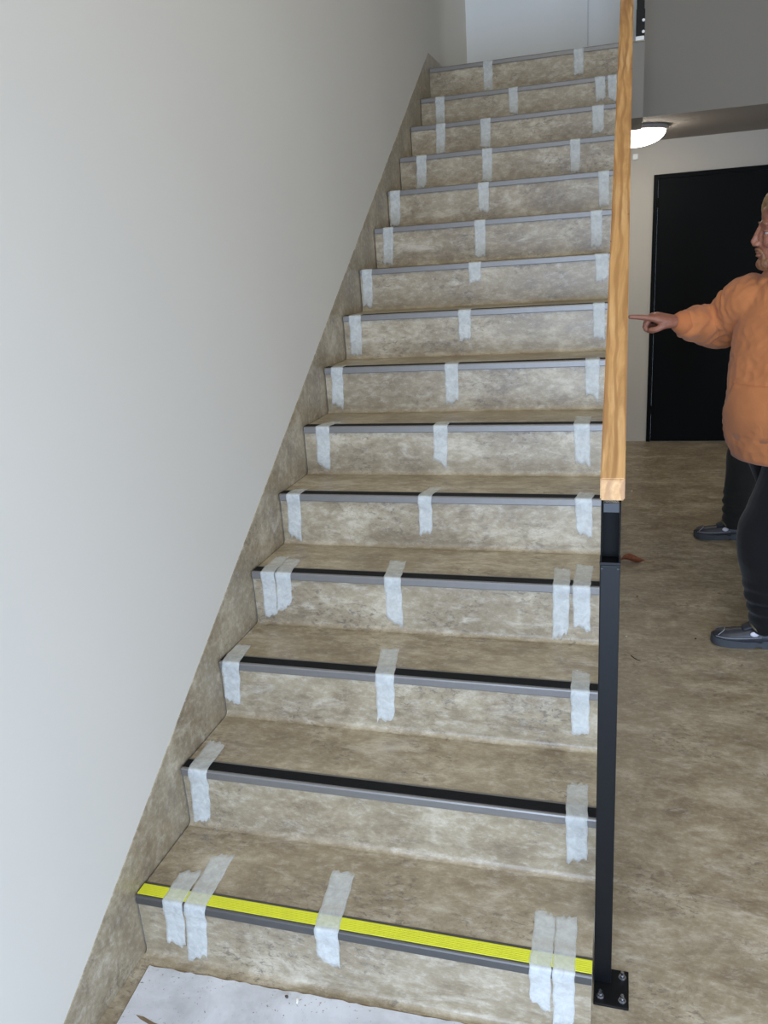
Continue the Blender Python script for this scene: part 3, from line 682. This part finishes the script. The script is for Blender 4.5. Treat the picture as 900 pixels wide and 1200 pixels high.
def person(label, org, J, topmat, ribmat, legmat, hairm, beard, vox, hood, pocket, group=None):
    org = Vector(org); root = empty('person', org); tag(root, label, 'person', group)
    f = Vector(J['face']).normalized(); r = Vector((f.y, -f.x, 0)); yaw_t = math.atan2(f.y, f.x)
    lo = lambda p: Vector(p) - org
    # ---- body: one continuous surface
    bm = bmesh.new(); pel, che, nek, hc = lo(J['pelvis']), lo(J['chest']), lo(J['neck']), lo(J['head'])
    tube(bm, [pel - V3(0, 0, .06), pel + V3(0, 0, .02), pel.lerp(che, .45), che, che.lerp(nek, .55), nek], [(.13, .10), (.155, .115), (.135, .10), (.165, .115), (.13, .085), (.06, .06)], 24, up=r)
    tube(bm, [nek - V3(0, 0, .03), nek.lerp(hc, .5), hc + V3(0, 0, -.02)], [.062, .056, .058], 18)
    Mh = head_parts(bm, hc, J['look'])
    for s in ('R', 'L'):
        sh, el, wr, hd, hn, ps = J['arm' + s]; sh, el, wr = lo(sh), lo(el), lo(wr)
        tube(bm, [sh, sh.lerp(el, .4), el, el.lerp(wr, .3), wr], [.058, .048, .040, .041, .026], 18)
        hand_parts(bm, wr + Vector(hd).normalized() * .02, hd, hn, ps, 1 if s == 'L' else -1)
        hp, kn, an, td = J['leg' + s]; hp, kn, an = lo(hp), lo(kn), lo(an)
        tube(bm, [hp, hp.lerp(kn, .4), kn, kn.lerp(an, .35), an], [.088, .076, .055, .054, .036], 18)
        t2 = Vector(td).normalized(); tube(bm, [an - t2 * .02 - V3(0, 0, .03), an + t2 * .05 - V3(0, 0, .055), an + t2 * .13 - V3(0, 0, .068)], [.030, .024, .013], 14)
    fuse('body', bm, vox, 2, SKIN, root)
    eyes_hair(Mh, J['look'], root, beard, hairm, Vector((0, 0, 0)))
    # ---- top
    bm = bmesh.new(); TR = J['torso']   # (z, half width, half depth, forward offset)
    ax = lambda z: pel.lerp(che, 0) + (che - pel) * ((z - pel.z) / (che.z - pel.z))
    P = [ax(z) + f * o for z, a, b, o in TR]; P = [Vector((p.x, p.y, t[0])) for p, t in zip(P, TR)]
    tube(bm, P, [(a, b) for z, a, b, o in TR], 32, up=r, sub=3, cap=.08)
    for s in ('R', 'L'):
        sh, el, wr = (lo(q) for q in J['arm' + s][:3]); sr_ = J['sleeve' + s]
        tube(bm, [che.lerp(sh, .45) + V3(0, 0, .02), sh, sh.lerp(el, .5), el, el.lerp(wr, .5), el.lerp(wr, .88), wr], sr_, 22, cap=.15)
    if hood:
        n0 = nek - f * .06
        tube(bm, [n0 + r * .085 + f * .10 + V3(0, 0, -.02), n0 + r * .095 + V3(0, 0, .01), n0 - f * .065 + V3(0, 0, .0), n0 - r * .095 + V3(0, 0, .01), n0 - r * .085 + f * .10 + V3(0, 0, -.02)], [.022, .034, .045, .034, .022], 14)
        ell(bm, n0 - f * .07 - V3(0, 0, .06), (.09, .09, .09))
    ARMS = [tuple(lo(q) for q in J['arm' + s][:3]) for s in ('R', 'L')]
    def wr_f(p):
        z = p.z
        a = fold(p, 9, .006, (1, 1, .7)) + fold(p, 24, .0028, (1, 1, 1.3))
        for sh, el, wr in ARMS:
            for A, B in ((sh, el), (el, wr)):
                d = B - A; t = (p - A).dot(d) / d.length_squared
                if .05 < t < 1.0:
                    c = A + d * t; dist = (p - c).length
                    if dist < .11:
                        ph = t * d.length * 120 + 5 * noise.noise(p * 14) + 2.5 * math.sin((p.z - c.z) * 25)
                        a += .0048 * math.sin(ph) * min(1, (t - .05) * 6) * (.6 + .4 * noise.noise(p * 9))
        return a
    top = fuse('sweatshirt' if hood else 'jacket', bm, .006, 4, topmat, root, wr_f)
    z0 = TR[0]
    bm = bmesh.new(); c0 = Vector((P[0].x, P[0].y, 0))
    rings = []
    for zz, k in ((z0[0] - .035, .97), (z0[0] - .03, 1.01), (z0[0] + .024, 1.075), (z0[0] + .032, 1.06)):
        rings.append([c0 + V3(0, 0, zz) + r * z0[1] * k * math.cos(q) + f * z0[2] * k * math.sin(q) for q in [2 * math.pi * j / 48 for j in range(48)]])
    ring_loft(bm, rings); bm_obj('hem_band', bm, ribmat, top, True)
    for s in ('R', 'L'):
        el, wr = (lo(q) for q in J['arm' + s][1:3]); dd = (wr - el).normalized()
        bm = bmesh.new(); tube(bm, [wr - dd * .035, wr, wr + dd * .012], [.050, .046, .041], 20); bm_obj('cuff', bm, ribmat, top, True)
    if pocket:
        bm = bmesh.new(); rows = []
        for i in range(9):
            z = pocket[0] + (pocket[1] - pocket[0]) * i / 8
            k = 0
            while k < len(TR) - 2 and TR[k + 1][0] < z: k += 1
            t = (z - TR[k][0]) / (TR[k + 1][0] - TR[k][0]); a = TR[k][1] * (1 - t) + TR[k + 1][1] * t; b = TR[k][2] * (1 - t) + TR[k + 1][2] * t; c = P[k].lerp(P[k + 1], t)
            hw = 1.0 - .35 * max(0, (i - 3) / 5)
            rows.append([bm.verts.new(Vector((c.x, c.y, z)) + r * (a + .010) * math.sin(q * hw) + f * (b + .010) * math.cos(q * hw)) for q in [-.95 + 1.9 * j / 20 for j in range(21)]])
        for i in range(8):
            for j in range(20): bm.faces.new((rows[i][j], rows[i][j + 1], rows[i + 1][j + 1], rows[i + 1][j]))
        bmesh.ops.recalc_face_normals(bm, faces=bm.faces[:]); bmesh.ops.solidify(bm, geom=bm.faces[:], thickness=.012); bm_obj('pocket', bm, topmat, top, True)
    # ---- trousers
    bm = bmesh.new()
    tube(bm, [pel - V3(0, 0, .10), pel, pel + V3(0, 0, .09)], [(.155, .115), (.185, .135), (.17, .125)], 28, up=r)
    for s in ('R', 'L'):
        hp, kn, an, td = J['leg' + s]; hp, kn, an = lo(hp), lo(kn), lo(an)
        tube(bm, [hp, hp.lerp(kn, .35), hp.lerp(kn, .75), kn, kn.lerp(an, .4), kn.lerp(an, .85), an + V3(0, 0, -.030)], [.112, .105, .092, .086, .080, .070, .067], 22, cap=.12)
    fuse('trousers', bm, .006, 4, legmat, root, lambda p: fold(p, 9, .005, (1, 1, .6)) + (.006 * math.sin(p.z * 120) * max(0, 1 - abs(p.z - .2) / .12) if p.z < .35 else 0))
    for s in ('R', 'L'):
        hp, kn, an, td = J['leg' + s]; shoe(root, org, Vector(an), td, s == 'L')
    return root

FX, FY = -.6, -.8
J1 = dict(face=(FX, FY, 0), look=math.pi + .05, pelvis=(1.735, 1.985, .93), chest=(1.725, 1.98, 1.27), neck=(1.705, 1.965, 1.455), head=(1.672, 1.945, 1.614),
    armR=((1.585, 2.075, 1.370), (1.495, 2.22, 1.270), (1.338, 2.07, 1.302), (-1, -.22, .24), (.25, -.15, 1), [STRAIGHT, CURL, CURL, CURL, THP]),
    armL=((1.875, 1.875, 1.365), (1.955, 1.86, 1.10), (1.90, 1.75, .87), (-.15, -.3, -1), (.9, -.3, 0), [RELAX] * 4 + [THR]),
    legR=((1.69, 2.06, .87), (1.80, 2.14, .48), (1.885, 2.17, .10), (-.9, -.35, 0)), legL=((1.80, 1.93, .87), (1.655, 1.93, .475), (1.708, 1.935, .105), (-1, .02, 0)),
    sleeveR=[.09, .098, .094, .088, .070, .056, .040], sleeveL=[.09, .092, .082, .075, .064, .055, .043],
    torso=[(.815, .208, .165, .005), (.87, .226, .180, .012), (.97, .232, .19, .025), (1.08, .222, .175, .02), (1.22, .218, .158, .01), (1.33, .205, .138, 0), (1.40, .165, .115, -.005), (1.45, .105, .09, -.01), (1.48, .075, .072, -.01)])
person('man in an orange hooded sweatshirt and black trousers pointing at the stairs', (1.74, 1.98, 0), J1, ORANGE, ORANGER, BLACKT, HAIR, True, .0035, True, (.875, 1.085))
J2 = dict(face=(-1, .05, 0), look=math.pi, pelvis=(2.02, 3.34, .90), chest=(2.06, 3.34, 1.24), neck=(2.06, 3.34, 1.43), head=(2.05, 3.34, 1.585),
    armR=((2.07, 3.53, 1.36), (2.13, 3.58, 1.09), (2.02, 3.56, .88), (-.4, 0, -1), (0, 1, 0), [RELAX] * 4 + [THR]),
    armL=((2.07, 3.15, 1.36), (2.16, 3.11, 1.09), (2.10, 3.11, .86), (-.3, 0, -1), (0, -1, 0), [RELAX] * 4 + [THR]),
    legR=((2.02, 3.43, .86), (2.10, 3.43, .46), (2.32, 3.44, .14), (-1, .05, 0)), legL=((1.99, 3.26, .86), (1.765, 3.25, .52), (1.735, 3.25, .105), (-1, 0, 0)),
    sleeveR=[.085, .082, .072, .065, .058, .05, .04], sleeveL=[.085, .082, .072, .065, .058, .05, .04],
    torso=[(.80, .185, .135, 0), (.9, .19, .14, 0), (1.05, .19, .14, 0), (1.22, .2, .14, 0), (1.32, .19, .125, 0), (1.39, .145, .10, 0), (1.43, .09, .08, 0), (1.455, .07, .068, 0)])
person('person in charcoal trousers stepping forward behind the man in orange', (2.02, 3.34, 0), J2, DARKJ, DARKJ, CHART, HAIR2, False, .006, False, None)
